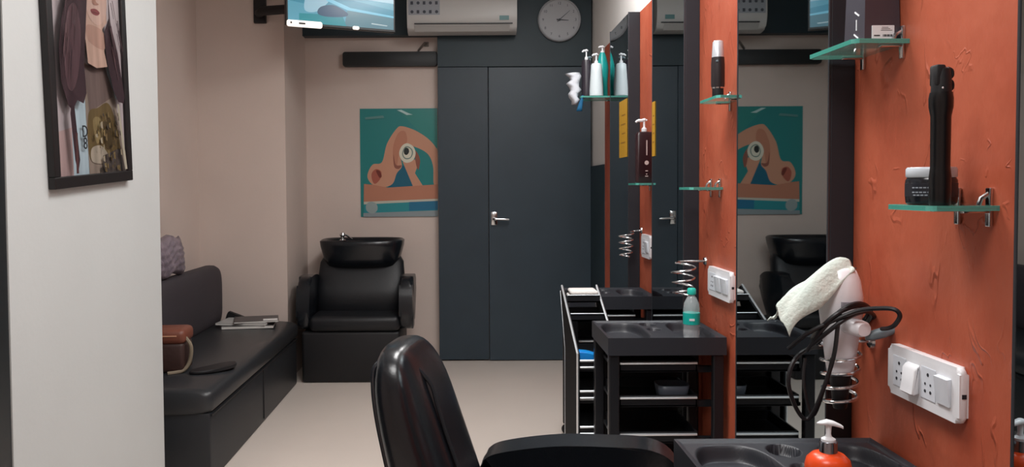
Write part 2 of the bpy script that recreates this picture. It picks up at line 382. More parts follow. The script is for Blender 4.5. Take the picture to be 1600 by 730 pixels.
art('screen', Lt, t, V((0, -.001, .004)), V((1, 0, 0)), V((0, 0, 1)), V((0, -1, 0)), (tw, .39), .2, emit=.38)
wh = mat('caption_white', (244, 236, 226), .5, emit=.75)
bm = B(); prism(bm, rrect(-.008, .2, -.022, .016, .012), -.006, .0, 'Y'); s_ = obj('caption_bar', bm, wh, t, label='glowing off-white caption bar')
for q in ((.062, .1, -.006, .004), (.012, .022, -.005, .006)): bm = B(); box(bm, q[0], q[1], -.0068, -.006, q[2], q[3]); obj('caption_mark', bm, greyd, s_)
bm = B(); prism(bm, rrect(.385, .425, -.012, .008, .008), -.006, 0, 'Y'); obj('standby_light', bm, wh, t)
a, b = atY(397, -30, 5.25), atY(417, 37, 5.25)
tv = t; TM = (M4.Translation(A_) @ M4.Rotation(math.atan2(ud.y, ud.x), 4, 'Z')).inverted()
def hang(o): o.matrix_parent_inverse = TM; return o
o_ = V((0, 5.25, a.z)); bm = B(); box(bm, a.x, b.x, 5.22, 5.25, b.z, a.z+.15, .004); hang(obj('wall_plate', bm, blackm, tv))
zc = atY(430, 17, 5.1).z
bm = B(); tube(bm, [((a.x+b.x)/2, 5.22, zc+.01), ((a.x+b.x)/2+.03, 5.15, zc+.01), (A_.x+.02, 5.03, zc), (A_.x+.2, 4.95, zc)], .03, 10)
hang(obj('mount_arm', bm, blackm, tv, True))
# ================================================================== SHAMPOO CHAIR
cx = (atY(465, 500, 5.3).x + atY(650, 440, 5.4).x)/2; Y0 = 5.2
t = thing('shampoo_chair', 'black leather backwash shampoo chair with a basin against the end wall', 'chair', (cx, Y0, 0))
hw = .37
bm = B(); box(bm, -hw+.03, .29, .0, .60, .0, .33, .02, 3); obj('base', bm, blackm, t, True)
bm = B(); box(bm, -.29, .29, -.02, .46, .33, .43, .035, 4); obj('seat', bm, leather, t, True)
bm = B(); u, v = V((1, 0, 0)), V((0, 1, 0))
loft(bm, [sect((0, .30, .40), .24, .05, u, v, 4), sect((0, .30, .42), .29, .075, u, v, 4), sect((0, .37, .58), .30, .085, u, v, 4), sect((0, .43, .74), .285, .08, u, v, 4), sect((0, .46, .80), .25, .05, u, v, 3)])
obj('backrest', bm, leather, t, 'all')
for s in (-1, 1):
    bm = B(); pr = cubic([(.0, .36), (.0, .55), (.06, .655), (.18, .675), (.34, .66), (.44, .60), (.40, .52), (.30, .40), (.2, .34)], 5)
    x0 = s*hw; prism(bm, pr, min(x0, x0-s*.085), max(x0, x0-s*.085), 'X', .028, 4); obj('armrest', bm, leather2, t, True)
bm = B()
rg = [(.225, .12, .70), (.245, .16, .72), (.262, .185, .77), (.284, .20, .85), (.288, .205, .885), (.275, .195, .895), (.262, .182, .885), (.24, .16, .84), (.19, .12, .77), (.08, .06, .745)]
loft(bm, [sect((0, .46, z), a_, b_, u, v, 3.2) for a_, b_, z in rg]); obj('basin', bm, leather2, t, 'all', 'glossy black ceramic wash basin')
bm = B(); lathe(bm, [(0, 0), (.022, 0), (.022, .012), (.01, .02), (.012, .035), (.02, .045), (.014, .06), (0, .064)], (-.115, .30, .885), 16)
tube(bm, [(-.115, .30, .92), (-.10, .33, .93), (-.06, .36, .90)], .006, smoothn=3)
obj('faucet', bm, chrome, t, True)
bm = B(); box(bm, -.22, .22, .44, .58, .33, .74, .04, 3); obj('basin_pedestal', bm, blackm, t, True)
# ================================================================== SOFA
XS = -1.08; SY0, SY1, SH = 3.42, 5.20, .40
t = thing('sofa', 'long low black leather bench sofa against the left wall', 'sofa', (XS, (SY0+SY1)/2, 0))
hl = (SY1-SY0)/2
bm = B(); box(bm, -.60, -.012, -hl+.01, hl-.015, .0, .30, .012, 2); obj('base', bm, mat('sofa_base_leather', (34, 37, 41), .45, var=.12, bump=.04, bscale=120), t, True)
bm = B(); u, v = V((1, 0, 0)), V((0, 0, 1))
loft(bm, [sect((-.3, -hl+o, .345), .30-e, .062-e*.6, u, v, 4.5) for o, e in ((0, .03), (.012, .01), (.03, 0), (hl*2-.03, 0), (hl*2-.012, .01), (hl*2, .03))])
obj('seat', bm, mat('sofa_seat_leather', (44, 46, 49), .36, var=.1, bump=.05, bscale=100), t, 'all')
bm = B(); loft(bm, [sect((-.53, y_, z_), .06-e, h_, u, v, 4) for y_, z_, h_, e in ((-hl, .57, .15, .03), (-hl+.02, .58, .175, .01), (-hl+.06, .58, .19, 0), (hl-.1, .58, .19, 0), (hl-.05, .575, .18, .0), (hl-.02, .565, .165, .01), (hl, .555, .14, .03))])
obj('backrest', bm, charcoal, t, 'all', 'charcoal fabric backrest')
bm = B(); box(bm, -.016, -.008, .02-.004, .02+.006, .02, .29, .001); box(bm, -.0125, -.006, -hl+.02, hl-.02, .284, .292, .001)
obj('seam', bm, blackm, t)
# cushion wrapped in plastic on the backrest
bm = B(); random.seed(3)
cc = atX(270, 402, -1.58); ys = cc.y
bmesh.ops.create_grid(bm, x_segments=26, y_segments=20, size=.5)
top = list(bm.verts); ret = bmesh.ops.duplicate(bm, geom=bm.faces[:]+bm.verts[:]+bm.edges[:]); low = [g for g in ret['geom'] if isinstance(g, bmesh.types.BMVert)]
def cush(vs_, s):
    for v_ in vs_:
        a_, b_ = v_.co.x*2, v_.co.y*2
        e = max(0, (1-abs(a_)**3.5)*(1-abs(b_)**3.5))**.5
        wr = .006*sin(a_*23+b_*7)+.005*sin(a_*9-b_*17+2)
        v_.co = V((s*(.045*e)+wr*e*s, a_*.24, b_*.105+.012*sin(a_*6)))
cush(top, 1); cush(low, -1)
bmesh.ops.remove_doubles(bm, verts=bm.verts, dist=.002)
o = obj('cushion', bm, mat('plastic_wrap', (150, 136, 146), .28, var=.35, vscale=12, bump=.4, bscale=18, col2=(104, 96, 106)), None, 'all')
o.location = (-1.615, ys-.02, .78+.105); o.rotation_euler = (0, R(-6), 0)
tag(o, 'crinkled mauve-grey plastic-wrapped cushion on top of the sofa backrest', 'cushion')
# brown bag
c0 = atX(252, 590, -1.26); 
t = thing('handbag', 'small brown bag with an orange-brown flap on the near end of the sofa seat', 'bag', (-1.40, 3.78, SH+.008), rz=R(4))
brn = mat('bag_brown', (62, 42, 38), .5, bump=.1, bscale=60, var=.15); tan = mat('bag_tan', (122, 70, 54), .45, bump=.08, bscale=60, var=.2)
bm = B(); box(bm, -.13, .10, -.08, .08, 0, .14, .02, 3); obj('body', bm, brn, t, True)
bm = B(); box(bm, -.135, .106, -.086, .086, .13, .20, .025, 3); f = obj('flap', bm, tan, t, True, 'orange-brown leather flap')
bm = B(); box(bm, -.04, .07, -.0885, -.085, .168, .174, .001); obj('stitching', bm, mat('stitch', (200, 150, 120), .5), f)
bm = B(); tube(bm, [(.09, -.05, .17), (.125, -.055, .12), (.118, -.055, .05), (.09, -.07, .01), (.03, -.10, .004)], .009, 8, smoothn=5); obj('strap', bm, mat('strap_tan', (128, 116, 98), .6), t, True)
bm = B(); pr = cubic([(-1.26, 3.68), (-1.18, 3.70), (-1.10, 3.82), (-1.12, 3.9), (-1.18, 3.86), (-1.22, 3.80), (-1.26, 3.74)], 5)
prism(bm, pr, SH+.008, SH+.022, 'Z', .004); tag(obj('pouch', bm, blackm, None, True), 'flat black pouch lying on the sofa seat beside the brown bag', 'pouch')
# magazines
for i, (x, y, a, m_, lb, th) in enumerate(((-1.335, 4.98, 8, 'mag_dark', 'black glossy magazine at the bottom of the pile on the sofa', .018), (-1.36, 5.0, -5, 'mag_grey', 'light grey magazine in the middle of the pile on the sofa', .012), (-1.30, 5.01, 14, 'mag_ink', 'dark magazine with a white corner on top of the pile on the sofa', .01))):
    cl = {'mag_dark': (30, 31, 34), 'mag_grey': (184, 184, 182), 'mag_ink': (44, 44, 48)}[m_]
    z = SH+.008+(0, .0185, .031)[i]
    t = thing('magazine', lb, 'magazine', (x, y, z), R(a), 'magazines at the far end of the sofa')
    hx = (.15, .15, .13)[i]
    bm = B(); box(bm, -hx, hx, -.105, .105, .001, th-.001); obj('pages', bm, mat('paper', (216, 214, 208), .7), t)
    bm = B(); box(bm, -hx-.002, hx+.002, -.107, .107, th-.001, th); box(bm, -hx-.002, hx+.002, -.107, .107, 0, .001); box(bm, -hx-.003, -hx, -.107, .107, 0, th); cv = obj('cover', bm, mat(m_, cl, .3), t)
    if i == 2: bm = B(); box(bm, .04, .125, -.10, -.03, th, th+.0006); obj('cover_panel', bm, mat('mag_white', (232, 232, 230), .4), cv)
bm = B(); pr = cubic([(-1.53, SH+.01), (-1.51, SH+.07), (-1.48, SH+.065), (-1.36, SH+.017), (-1.36, SH+.01)], 4, False)
prism(bm, pr, 5.125, 5.16, 'Y', .003); tag(obj('folder', bm, blackm, None, True), 'small black folded sleeve propped by the sofa backrest behind the magazines', 'sleeve')
# ================================================================== FRAMED PICTURE on the near pillar
ax = XP+.012
lb, rb = atX(82, 295, ax), atX(204, 283, ax)
t = thing('framed_picture', 'black framed photo of a long-haired woman hung slightly crooked on the cream pillar', 'picture', (XP, (lb.y+rb.y)/2, (lb.z+rb.z)/2))
t.rotation_euler = (R(3.4), 0, 0)
pw = (rb.y-lb.y); ph = .93; a = -pw/2; fw = .034
bm = B()
for y0, y1, z0, z1 in ((a, -a, 0, fw), (a, -a, ph-fw, ph), (a, a+fw, fw, ph-fw), (-a-fw, -a, fw, ph-fw)): box(bm, 0, .022, y0, y1, z0, z1, .003)
obj('frame', bm, mat('frame_black', (26, 23, 24), .4, var=.1), t)
bm = B(); box(bm, 0, .010, a+.03, -a-.03, .03, ph-.03); obj('backing', bm, blackm, t)
# picture coords: crop 4 (389x730 of 60..220,0..300): visible print 70..320 wide, y 0..660 -> v
def Q(l): return [((p_[0]-78)/(322-78), (658-p_[1])/(658+440)) for p_ in l]
hair, hair2 = (72, 50, 56), (96, 66, 72)
Lp = [((196, 180, 184), Q([(78, -440), (322, -440), (322, 658), (78, 658)]), 0),
      ((200, 164, 162), Q([(78, 500), (130, 480), (130, 658), (78, 658)]), 0),
      ((176, 200, 212), Q([(130, 260), (180, 180), (185, 658), (128, 658)]), 0),
      ((190, 206, 214), Q([(262, 170), (300, 170), (300, 360), (262, 330)]), 0),
      ((150, 130, 116), Q([(175, 230), (215, 250), (250, 225), (285, 330), (300, 440), (322, 658), (180, 658)]), 0),
      ((120, 98, 92), Q([(178, 240), (255, 230), (280, 350), (190, 420)]), 0),
      ((116, 92, 52), Q([(185, 430), (220, 400), (262, 380), (290, 470), (300, 590), (240, 600), (185, 600)]), 1),
      ((150, 126, 78), Q([(200, 450), (225, 440), (235, 500), (210, 540)]), 1),
      ((90, 70, 40), Q([(235, 470), (265, 440), (275, 540), (245, 560)]), 1),
      ((176, 162, 140), Q([(190, 560), (225, 550), (250, 590), (230, 620), (190, 610)]), 1),
      ((90, 78, 72), Q([(230, 590), (300, 560), (318, 658), (225, 658)]), 0),
      ((196, 186, 160), Q([(277, 380), (284, 380), (308, 650), (298, 650)]), 0),
      ((210, 166, 146), Q([(170, -60), (250, -60), (250, 60), (232, 90), (236, 180), (245, 235), (205, 248), (175, 235), (168, 120)]), 0),
      ((196, 146, 126), Q([(178, 90), (234, 100), (236, 170), (180, 150)]), 1),
      ((214, 172, 154), Q([(170, -10), (175, -200), (215, -250), (250, -200), (252, -10), (235, 60), (212, 80), (188, 62)]), 1),
      ((150, 70, 72), Q([(192, 28), (210, 20), (224, 30), (214, 44), (196, 42)]), 1),
      ((120, 60, 60), Q([(192, 34), (224, 33), (214, 37), (200, 37)]), 0),
      ((180, 124, 106), Q([(204, -40), (212, -8), (222, -2), (208, 6), (198, -2)]), 1),
      ((60, 44, 44), Q([(180, -78), (196, -84), (206, -74), (194, -70)]), 1),
      ((60, 44, 44), Q([(222, -76), (236, -84), (246, -74), (236, -70)]), 1),
      (hair, Q([(176, -60), (190, -200), (215, -250), (240, -210), (256, -60), (262, 60), (285, 170), (300, 300), (306, 350), (300, 375), (280, 372), (262, 330), (240, 200), (236, 100), (255, 40), (262, -120), (272, -300), (210, -360), (140, -310), (118, -100), (112, 0), (92, 100), (80, 200), (82, 320), (100, 400), (112, 420), (130, 380), (150, 390), (162, 350), (158, 240), (170, 100), (178, 0)]), 0),
      (hair2, Q([(112, 60), (140, 30), (152, 120), (140, 260), (120, 340), (100, 330), (96, 200)]), 1),
      ((112, 82, 88), Q([(112, 60), (118, 60), (98, 200), (96, 300), (92, 200)]), 0),
      (hair, Q([(108, 400), (118, 400), (128, 600), (120, 650), (112, 600), (104, 430)]), 0),
      ((100, 60, 60), Q([(116, 500), (124, 500), (122, 650), (114, 650)]), 0)]
random.seed(5)
for k in range(46):
    qx, qy = random.uniform(190, 292), random.uniform(410, 640); dx, dy = random.uniform(3, 8), random.uniform(8, 26)
    Lp.insert(11, (random.choice([(150, 124, 76), (92, 72, 44), (176, 160, 130), (120, 96, 58), (84, 72, 62), (138, 112, 66)]), Q([(qx, qy), (qx+dx, qy-dy*.3), (qx+dx*1.2, qy+dy), (qx+dx*.2, qy+dy*.8)]), 0))
for k in range(26):
    qx, qy = random.choice([random.uniform(90, 150), random.uniform(248, 285)]), random.uniform(-60, 200); ln = random.uniform(60, 130); sh_ = -.09 if qx < 160 else .14
    Lp.append((random.choice([(58, 40, 46), (98, 68, 74), (112, 80, 84), (84, 56, 62)]), Q([(qx, qy), (qx+2.5, qy), (qx+2.2+sh_*ln, qy+ln), (qx+.8+sh_*ln, qy+ln)]), 0))
Lp = [(tuple(int(.86*(.78*c_+.22*sum(rgb)/3)) for c_ in rgb), q_, m_) for rgb, q_, m_ in Lp]
pic = art('photo_print', Lp, t, V((.0115, a+.034, fw)), V((0, 1, 0)), V((0, 0, 1)), V((1, 0, 0)), (pw-.034-fw, ph-2*fw), .2, streak=.35)
sp = Q([(162, 492)])[0]; wq, hq = pw-.034-fw, ph-2*fw
for s_, dv in (('8', 0), ('D', .075)):
    text('lettering', s_, mat('ink_black', (20, 22, 26), .4), t, (.0205, a+.034+sp[0]*wq, fw+(sp[1]-.045+dv*.55)*hq), .05, (pi/2, 0, pi/2))
# ================================================================== TROLLEYS WITH TRAY TOPS
def tray_mesh(bm, x0, x1, y0, y1, z, th, nx=150, ny=120):
    wx, wy = x1-x0, y1-y0
    def sd(px, py, cx, cy, ax_, ay_, n): return (abs((px-cx)/ax_)**n+abs((py-cy)/ay_)**n)**(1/n)
    wells = ((.225, .48, .18, .44, 3.2, .032), (.50, .84, .075, .10, 2, .022), (.80, .48, .155, .44, 3.2, .03), (.50, .55, .06, .09, 2, .018))
    g = []
    for j in range(ny+1):
        row = []
        for i in range(nx+1):
            u_, v_ = i/nx, j/ny; zz = 0
            for cx_, cy_, a_, b_, n_, dp in wells:
                s = sd(u_, v_, cx_, cy_, a_, b_, n_); k = min(max((1.04-s)/.10, 0), 1); zz = min(zz, -dp*k*k*(3-2*k))
            ed = min(u_, 1-u_)*wx; ed2 = min(v_, 1-v_)*wy; e = min(ed, ed2)
            if e < .012: zz += .006*(1-e/.012)**.5 if e > 0 else .006
            row.append(bm.verts.new((x0+u_*wx, y0+v_*wy, z-.006+zz)))
        g.append(row)
    for j in range(ny):
        for i in range(nx): bm.faces.new((g[j][i], g[j][i+1], g[j+1][i+1], g[j+1][i]))
    rim = [g[0][i] for i in range(nx+1)]+[g[j][nx] for j in range(1, ny+1)]+[g[ny][i] for i in range(nx-1, -1, -1)]+[g[j][0] for j in range(ny-1, 0, -1)]
    lo = [bm.verts.new((r.co.x, r.co.y, z-th)) for r in rim]; n = len(rim)
    for k in range(n): bm.faces.new((rim[k], lo[k], lo[(k+1) % n], rim[(k+1) % n]))
    bm.faces.new(lo)
    return bm
def trolley(y0, dep, h, label, x0=.445, x1=.872):
    xc = (x0+x1)/2; t = thing('salon_trolley', label, 'trolley', (xc, y0+dep/2, 0), group='black tray-topped salon trolleys along the orange wall')
    a, b = x0-xc, x1-xc; c, d = -dep/2, dep/2
    bm = tray_mesh(B(), a, b, c, d, h, .06); obj('tray_top', bm, mat('tray_plastic', (46, 48, 54), .42, bump=0), t, 'wide')
    for x_ in (a+.004, b-.042):
        for y_ in (c+.008, d-.04):
            bm = B(); box(bm, x_, x_+.036, y_, y_+.03, .055, h-.061, .004); obj('post', bm, black, t)
            bm = B(); lathe(bm, [(0, -.012), (.02, -.012), (.025, -.006), (.025, .006), (.02, .012), (0, .012)], seg=16, mx=M4.Translation((x_+.018, y_+.015, .0255)) @ M4.Rotation(pi/2, 4, 'X'))
            box(bm, x_+.008, x_+.028, y_+.011, y_+.019, .030, .055); obj('castor', bm, blackm, t, True)
    bm = B(); box(bm, a+.03, b-.075, d-.014, d-.008, .08, h-.065, .001); obj('back_panel', bm, blackm, t)
    for z_ in (h-.105, h-.225, h-.352, h-.50):
        bm = B(); f0, f1 = c+.045, d-.045; x_a, x_b = a+.045, b-.085
        box(bm, x_a, x_b, f0, f1, z_-.022, z_-.016); box(bm, x_a, x_b, f0, f0+.006, z_-.022, z_+.018, .002)
        box(bm, x_a, x_b, f1-.006, f1, z_-.022, z_+.018); box(bm, x_a, x_a+.006, f0, f1, z_-.022, z_+.018); box(bm, x_b-.006, x_b, f0, f1, z_-.022, z_+.018)
        box(bm, x_a-.01, x_a, f0+.01, f1-.01, z_-.024, z_-.012); box(bm, x_b, b-.03, f0+.02, f0+.035, z_-.028, z_-.006)
        sh = obj('shelf_tray', bm, black, t)
        bm = B(); tube(bm, [(x_a+.003, f0-.004, z_+.010), (x_b-.003, f0-.004, z_+.010)], .0045, 8); obj('chrome_rim', bm, rim_m, sh, True)
    return t
trolley(2.745, .36, .737, 'black tray-topped trolley holding the teal-capped water bottle', .472)
trolley(1.36, .40, .70, 'black tray-topped trolley nearest the camera, under the orange pump bottle')
trolley(3.78, .34, .737, 'black tray-topped trolley farthest back, behind the slanted cart', .472)
# grey plastic tub in middle trolley
bm = B(); loft(bm, [sect((.725, 2.90, z_), a_, b_, V((1, 0, 0)), V((0, 1, 0)), 4) for z_, a_, b_ in ((.497, .045, .04), (.500, .05, .045), (.545, .058, .052), (.546, .054, .048), (.505, .045, .04))])
o = obj('plastic_tub', bm, mat('tub_grey', (96, 104, 116), .35), None, 'all'); tag(o, 'small grey plastic tub on the middle shelf of the trolley below the water bottle', 'tub')
# slanted cart
t = thing('rolling_cart', 'black rolling cart with slanted chrome-edged sides behind the middle trolley', 'cart', (.62, 3.35, 0))
def rel(pts): return [(y_-3.35, z_) for y_, z_ in pts]
sidep = rel([(3.145, .055), (3.145, .60), (3.66, .80), (3.70, .775), (3.53, .55), (3.53, .055)])
for x_ in (.42, .575):
    bm = B(); prism(bm, sidep, x_-.62, x_-.62+.012, 'X', .003, 2); sp_ = obj('side_panel', bm, mat('cart_black', (20, 21, 24), .75, spec=.2, var=.1), t)
    bm = B(); tube(bm, [(x_-.62+.002, y_, z_) for y_, z_ in rel([(3.142, .06), (3.142, .602), (3.66, .804)])], .005, 6)
    tube(bm, [(x_-.62+.002, y_, z_) for y_, z_ in rel([(3.533, .06), (3.533, .55), (3.702, .775)])], .004, 6)
    obj('chrome_edge', bm, rim_m, sp_, True)
for z_, ya, yb in ((.56, 3.16, 3.5), (.44, 3.16, 3.5), (.30, 3.16, 3.5), (.70, 3.44, 3.62), (.765, 3.54, 3.69)):
    bm = B(); x_a, x_b = .433-.62, .574-.62; a, b = ya-3.35, yb-3.35
    box(bm, x_a, x_b, a, b, z_-.02, z_-.014); box(bm, x_a, x_b, a, a+.006, z_-.02, z_+.014); box(bm, x_a, x_b, b-.006, b, z_-.02, z_+.014)
    sh = obj('shelf_tray', bm, black, t)
    bm = B(); tube(bm, [(x_a, a-.003, z_+.012), (x_b, a-.003, z_+.012)], .005 if z_ < .6 else .002, 6)
    if z_ < .6: tube(bm, [(x_a, a-.003, z_-.014), (x_b, a-.003, z_-.014)], .004, 6)
    obj('chrome_rim', bm, rim_m, sh, True)
for x_ in (.426, .581):
    for y_ in (3.18, 3.49):
        bm = B(); lathe(bm, [(0, -.012), (.022, -.012), (.026, 0), (.022, .012), (0, .012)], seg=14, mx=M4.Translation((x_-.62, y_-3.35, .0265)) @ RX); box(bm, x_-.628, x_-.612, y_-3.356, y_-3.344, .03, .062); obj('castor', bm, blackm, t, True)
# towel on cart top + blue cloth
def folded(name, x0, x1, y0, y1, z0, hgt, m, label, cat, n=3, rz=0):
    t = thing(name, label, cat, ((x0+x1)/2, (y0+y1)/2, z0), rz); a, b = (x1-x0)/2, (y1-y0)/2
    for i in range(n):
        bm = B(); e = random.uniform(-.006, .006)
        box(bm, -a+e, a+e, -b, b, i*hgt/n, (i+.94)*hgt/n, min(hgt/n*.42, .012), 3); obj('fold', bm, m, t, True)
    return t
towel_w = mat('towel_white', (232, 226, 222), .9, bump=.4, bscale=120)
folded('hand_towel', .448, .568, 3.55, 3.68, .752, .042, towel_w, 'small folded white towel on the top tray of the slanted cart', 'towel', 2)
p = atY(912, 535, 3.2)
bm = B(); prism(bm, [(.43, .545), (.435, .60), (.47, .597), (.505, .587), (.51, .56), (.47, .55)], 3.19, 3.25, 'Y', .004)
tag(obj('blue_packet', bm, mat('packet_blue', (10, 150, 210), .4, var=.3, vscale=6, col2=(20, 110, 230)), None, True), 'bright blue packet on the upper shelf of the slanted cart', 'packet')
# ================================================================== GLASS SHELVES
def glass_shelf(y0, y1, z, label, dep=.115, th=.008):
    t = thing('glass_shelf', label, 'shelf', (XO, (y0+y1)/2, z), group='small green-edged glass shelves on the orange wall'); a, b = -(y1-y0)/2, (y1-y0)/2
    bm = B(); prism(bm, [(0, a+.006), (-dep+.012, a), (-dep, a+.012), (-dep, b-.012), (-dep+.012, b), (0, b-.006)], -th, 0, 'Z'); gp = obj('glass_panel', bm, glassm, t)
    bm = B(); ol = [(0, a+.006), (-dep+.012, a), (-dep, a+.012), (-dep, b-.012), (-dep+.012, b), (0, b-.006)]
    inn = [(0, a+.009), (-dep+.013, a+.003), (-dep+.003, a+.013), (-dep+.003, b-.013), (-dep+.013, b-.003), (0, b-.009)]
    for k in range(5): prism(bm, [ol[k], ol[k+1], inn[k+1], inn[k]], -th-.0003, .0003, 'Z')
    obj('polished_edge', bm, edge_m, gp, label='bright teal polished glass edge')
    for y_ in (a+.028, b-.028):
        bm = B(); box(bm, -.007, 0, y_-.007, y_+.007, -.036, .03, .002); box(bm, -.05, -.005, y_-.006, y_+.006, -.013, -th-.0003, .001)
        tube(bm, [(-.005, y_, .02), (-.018, y_, .012), (-.022, y_, .0005)], .004, 8)
        obj('bracket', bm, chrome, t, True)
    return t
glass_shelf(1.64, 1.86, EYE+.29, 'glass shelf carrying the black box, high on the nearest orange panel')
glass_shelf(1.355, 1.50, EYE-.037, 'glass shelf with the jar and the tall black iron on the nearest orange panel', .12)
glass_shelf(2.58, 2.78, EYE+.283, 'glass shelf with the black and silver trimmer on the second orange panel', .10)
glass_shelf(2.83, 2.99, EYE-.007, 'empty glass shelf below the trimmer on the second orange panel')
glass_shelf(3.78, 3.98, EYE+.012, 'glass shelf with the maroon pump bottle on the third orange panel', .105)
glass_shelf(4.745, 4.96, EYE+.52, 'far glass shelf crowded with white, teal and dark pump bottles', .225)
# black box
z0 = EYE+.29
t = thing('product_box', 'tall black carton with a white barcode sticker on the upper near glass shelf', 'box', (.846, 1.722, z0+.0009))
bm = B(); loft(bm, [[V((x_, y_, z_)) for x_, y_ in ((-a_, -b_), (a_, -b_), (a_, b_), (-a_, b_))] for z_, a_, b_ in ((0, .0365, .045), (.2, .032, .039))])
bx = obj('carton', bm, mat('carton_black', (70, 64, 72), .28, var=.2, vscale=10), t)
bm = B(); box(bm, -.022, .024, -.0465, -.0435, .003, .032, .0012); lb_ = obj('sticker', bm, mat('sticker', (234, 236, 240), .5), t, label='white barcode sticker')
bm = B()
for k in range(9): box(bm, .000+k*.0022, .0010+k*.0022+(.0006 if k % 3 else 0), -.0470, -.0463, .009, .0135)
for k in range(3): box(bm, -.004+k*.001, .019-k*.004, -.0470, -.0463, .0215+k*.003, .0223+k*.003)
box(bm, -.018, -.006, -.0470, -.0463, .010, .0125); obj('barcode', bm, greyd, lb_)
for k, (z_, s_) in enumerate(((.012, .5), (.035, 0), (.058, .5), (.10, .3), (.125, .5), (.15, 0))):
    mx = M4.Translation((-.0375+z_*.03, -.01, z_+.004)) @ M4.Rotation(R(30 if s_ else 90), 4, 'X')
    bm = B(); box(bm, -.0006, .0006, -.011, .011, -.0014, .0014, mx=mx); obj('side_print', bm, white_pl, bx)
# jar
z0 = EYE-.037
t = thing('cream_jar', 'squat dark jar with a white lid on the lower near glass shelf', 'jar', (.822, 1.452, z0+.0005))
bm = B(); lathe(bm, [(0, 0), (.036, 0), (.040, .003), (.041, .010), (.041, .043), (.038, .048), (0, .048)], seg=36); obj('body', bm, mat('jar_black', (24, 26, 32), .2), t, True)
bm = B(); lathe(bm, [(0, .048), (.039, .048), (.0405, .050), (.0405, .063), (.038, .066), (0, .066)], seg=36); obj('lid', bm, mat('lid_white', (200, 208, 216), .35), t, True, 'white screw lid')
bm = B(); lathe(bm, [(.0412, .014), (.0416, .0141), (.0416, .038), (.0412, .0381)], seg=36)
lb_ = obj('label_band', bm, mat('jar_label', (34, 36, 44), .4), t, True)
bm = B()
for z_, n_ in ((.030, 5), (.022, 6), (.017, 4)):
    for k in range(n_):
        a_ = R(200+k*9+(3 if n_ == 4 else 0)); mx = M4.Translation((.0417*cos(a_), .0417*sin(a_), z_)) @ M4.Rotation(a_, 4, 'Z'); box(bm, -.0003, .0003, -.0024, .0024, -.001, .0012, mx=mx)
obj('label_print', bm, mat('print_grey', (150, 156, 166), .5), lb_)
# curling iron
t = thing('hair_iron', 'tall black cylindrical hair iron standing upright in front of the jar', 'hair iron', (.797, 1.382, z0+.0005))
bm = B(); lathe(bm, [(0, 0), (.0155, 0), (.0168, .004), (.0168, .05), (.0160, .058), (.0152, .064), (.0152, .07), (.0156, .150), (.0185, .165), (.0188, .180), (.0172, .190), (0, .190)], seg=32); obj('body', bm, mat('iron_black', (15, 15, 17), .3), t, True)
bm = B(); lathe(bm, [(0, .188), (.0158, .188), (.0150, .215), (.0132, .229), (.008, .232), (0, .232)], seg=20); box(bm, -.0145, .002, -.012, .012, .200, .236, .004, 2)
hd = obj('clip_head', bm, blackm, t, True)
bm = B(); tube(bm, [(.010, 0, .230), (.0165, 0, .227), (.0175, 0, .218), (.012, 0, .212), (.0175, 0, .207), (.018, 0, .198), (.012, 0, .193)], .0035, 8, smoothn=3); obj('thumb_lever', bm, blackm, t, True)
bm = B(); lathe(bm, [(0, 0), (.0018, 0), (0, .001)], seg=8, mx=M4.Translation((-.008, -.0185, .196)) @ RX); obj('indicator', bm, white_pl, hd)
# trimmer
t = thing('hair_trimmer', 'black trimmer with a silver cap standing on the second upper glass shelf', 'trimmer', (.812, 2.66, EYE+.2835))
bm = B(); lathe(bm, [(0, 0), (.017, 0), (.018, .003), (.018, .028), (0, .028)], seg=24); obj('foot', bm, blackm, t, True)
bm = B(); lathe(bm, [(0, .028), (.019, .028), (.019, .033), (0, .033)], seg=24); obj('ring', bm, chrome, t, True)
bm = B(); lathe(bm, [(0, .033), (.020, .033), (.0215, .04), (.0215, .105), (.020, .129), (0, .129)], seg=24); bo = obj('body', bm, mat('trim_body', (44, 38, 40), .35), t, True)
bm = B(); lathe(bm, [(0, .129), (.0195, .129), (.0165, .178), (.013, .182), (0, .183)], seg=24); obj('cap', bm, mat('silver', (205, 208, 214), .3, .4), t, True, 'silver cap')
bm = B(); box(bm, -.012, -.005, -.0222, -.018, .112, .118, .001); obj('button', bm, grey_pl, t)
# pump bottles
def pump(bmw, z, r, h, dirx, th, spout=.03):
    lathe(bmw, [(0, z), (r, z), (r, z+h*.22), (r*.55, z+h*.30), (r*.4, z+h*.34), (r*.36, z+h*.78), (0, z+h*.78)], seg=16)
    u_ = V((cos(dirx), sin(dirx), 0)); p_ = V((0, 0, z+h*.86))
    tube(bmw, [p_-u_*r*1.0, p_-u_*r*.3+V((0, 0, h*.05)), p_+u_*r*.8, p_+u_*(spout*.75)-V((0, 0, .001)), p_+u_*spout-V((0, 0, h*.15))], [th*.8, th*1.3, th*1.2, th*.9, th*.6], 10, smoothn=4)
t = thing('pump_bottle', 'dark maroon square pump bottle with white spout on the third orange panel', 'bottle', (.833, 3.86, EYE+.0125), group=None)
bm = B(); loft(bm, [sect((0, 0, z_), a_, b_, V((1, 0, 0)), V((0, 1, 0)), 6) for z_, a_, b_ in ((0, .036, .024), (.004, .040, .027), (.225, .040, .027), (.238, .034, .022), (.242, .014, .012))]); bo = obj('body', bm, mat('maroon', (48, 26, 30), .3), t, 'sharp')
bm = B(); pump(bm, .242, .013, .06, R(180), .006, .04); obj('pump_head', bm, white_pl, t, True)
bm = B(); box(bm, .004, .009, -.0278, -.0268, .13, .20); lathe(bm, [(0, 0), (.010, 0), (.010, .0008), (0, .0008)], seg=16, mx=M4.Translation((.006, -.027, .095)) @ RX)
for k, (w_, z_) in enumerate(((.012, .055), (.006, .040), (.014, .030))): box(bm, .006-w_/2, .006+w_/2, -.0278, -.0268, z_, z_+.004)
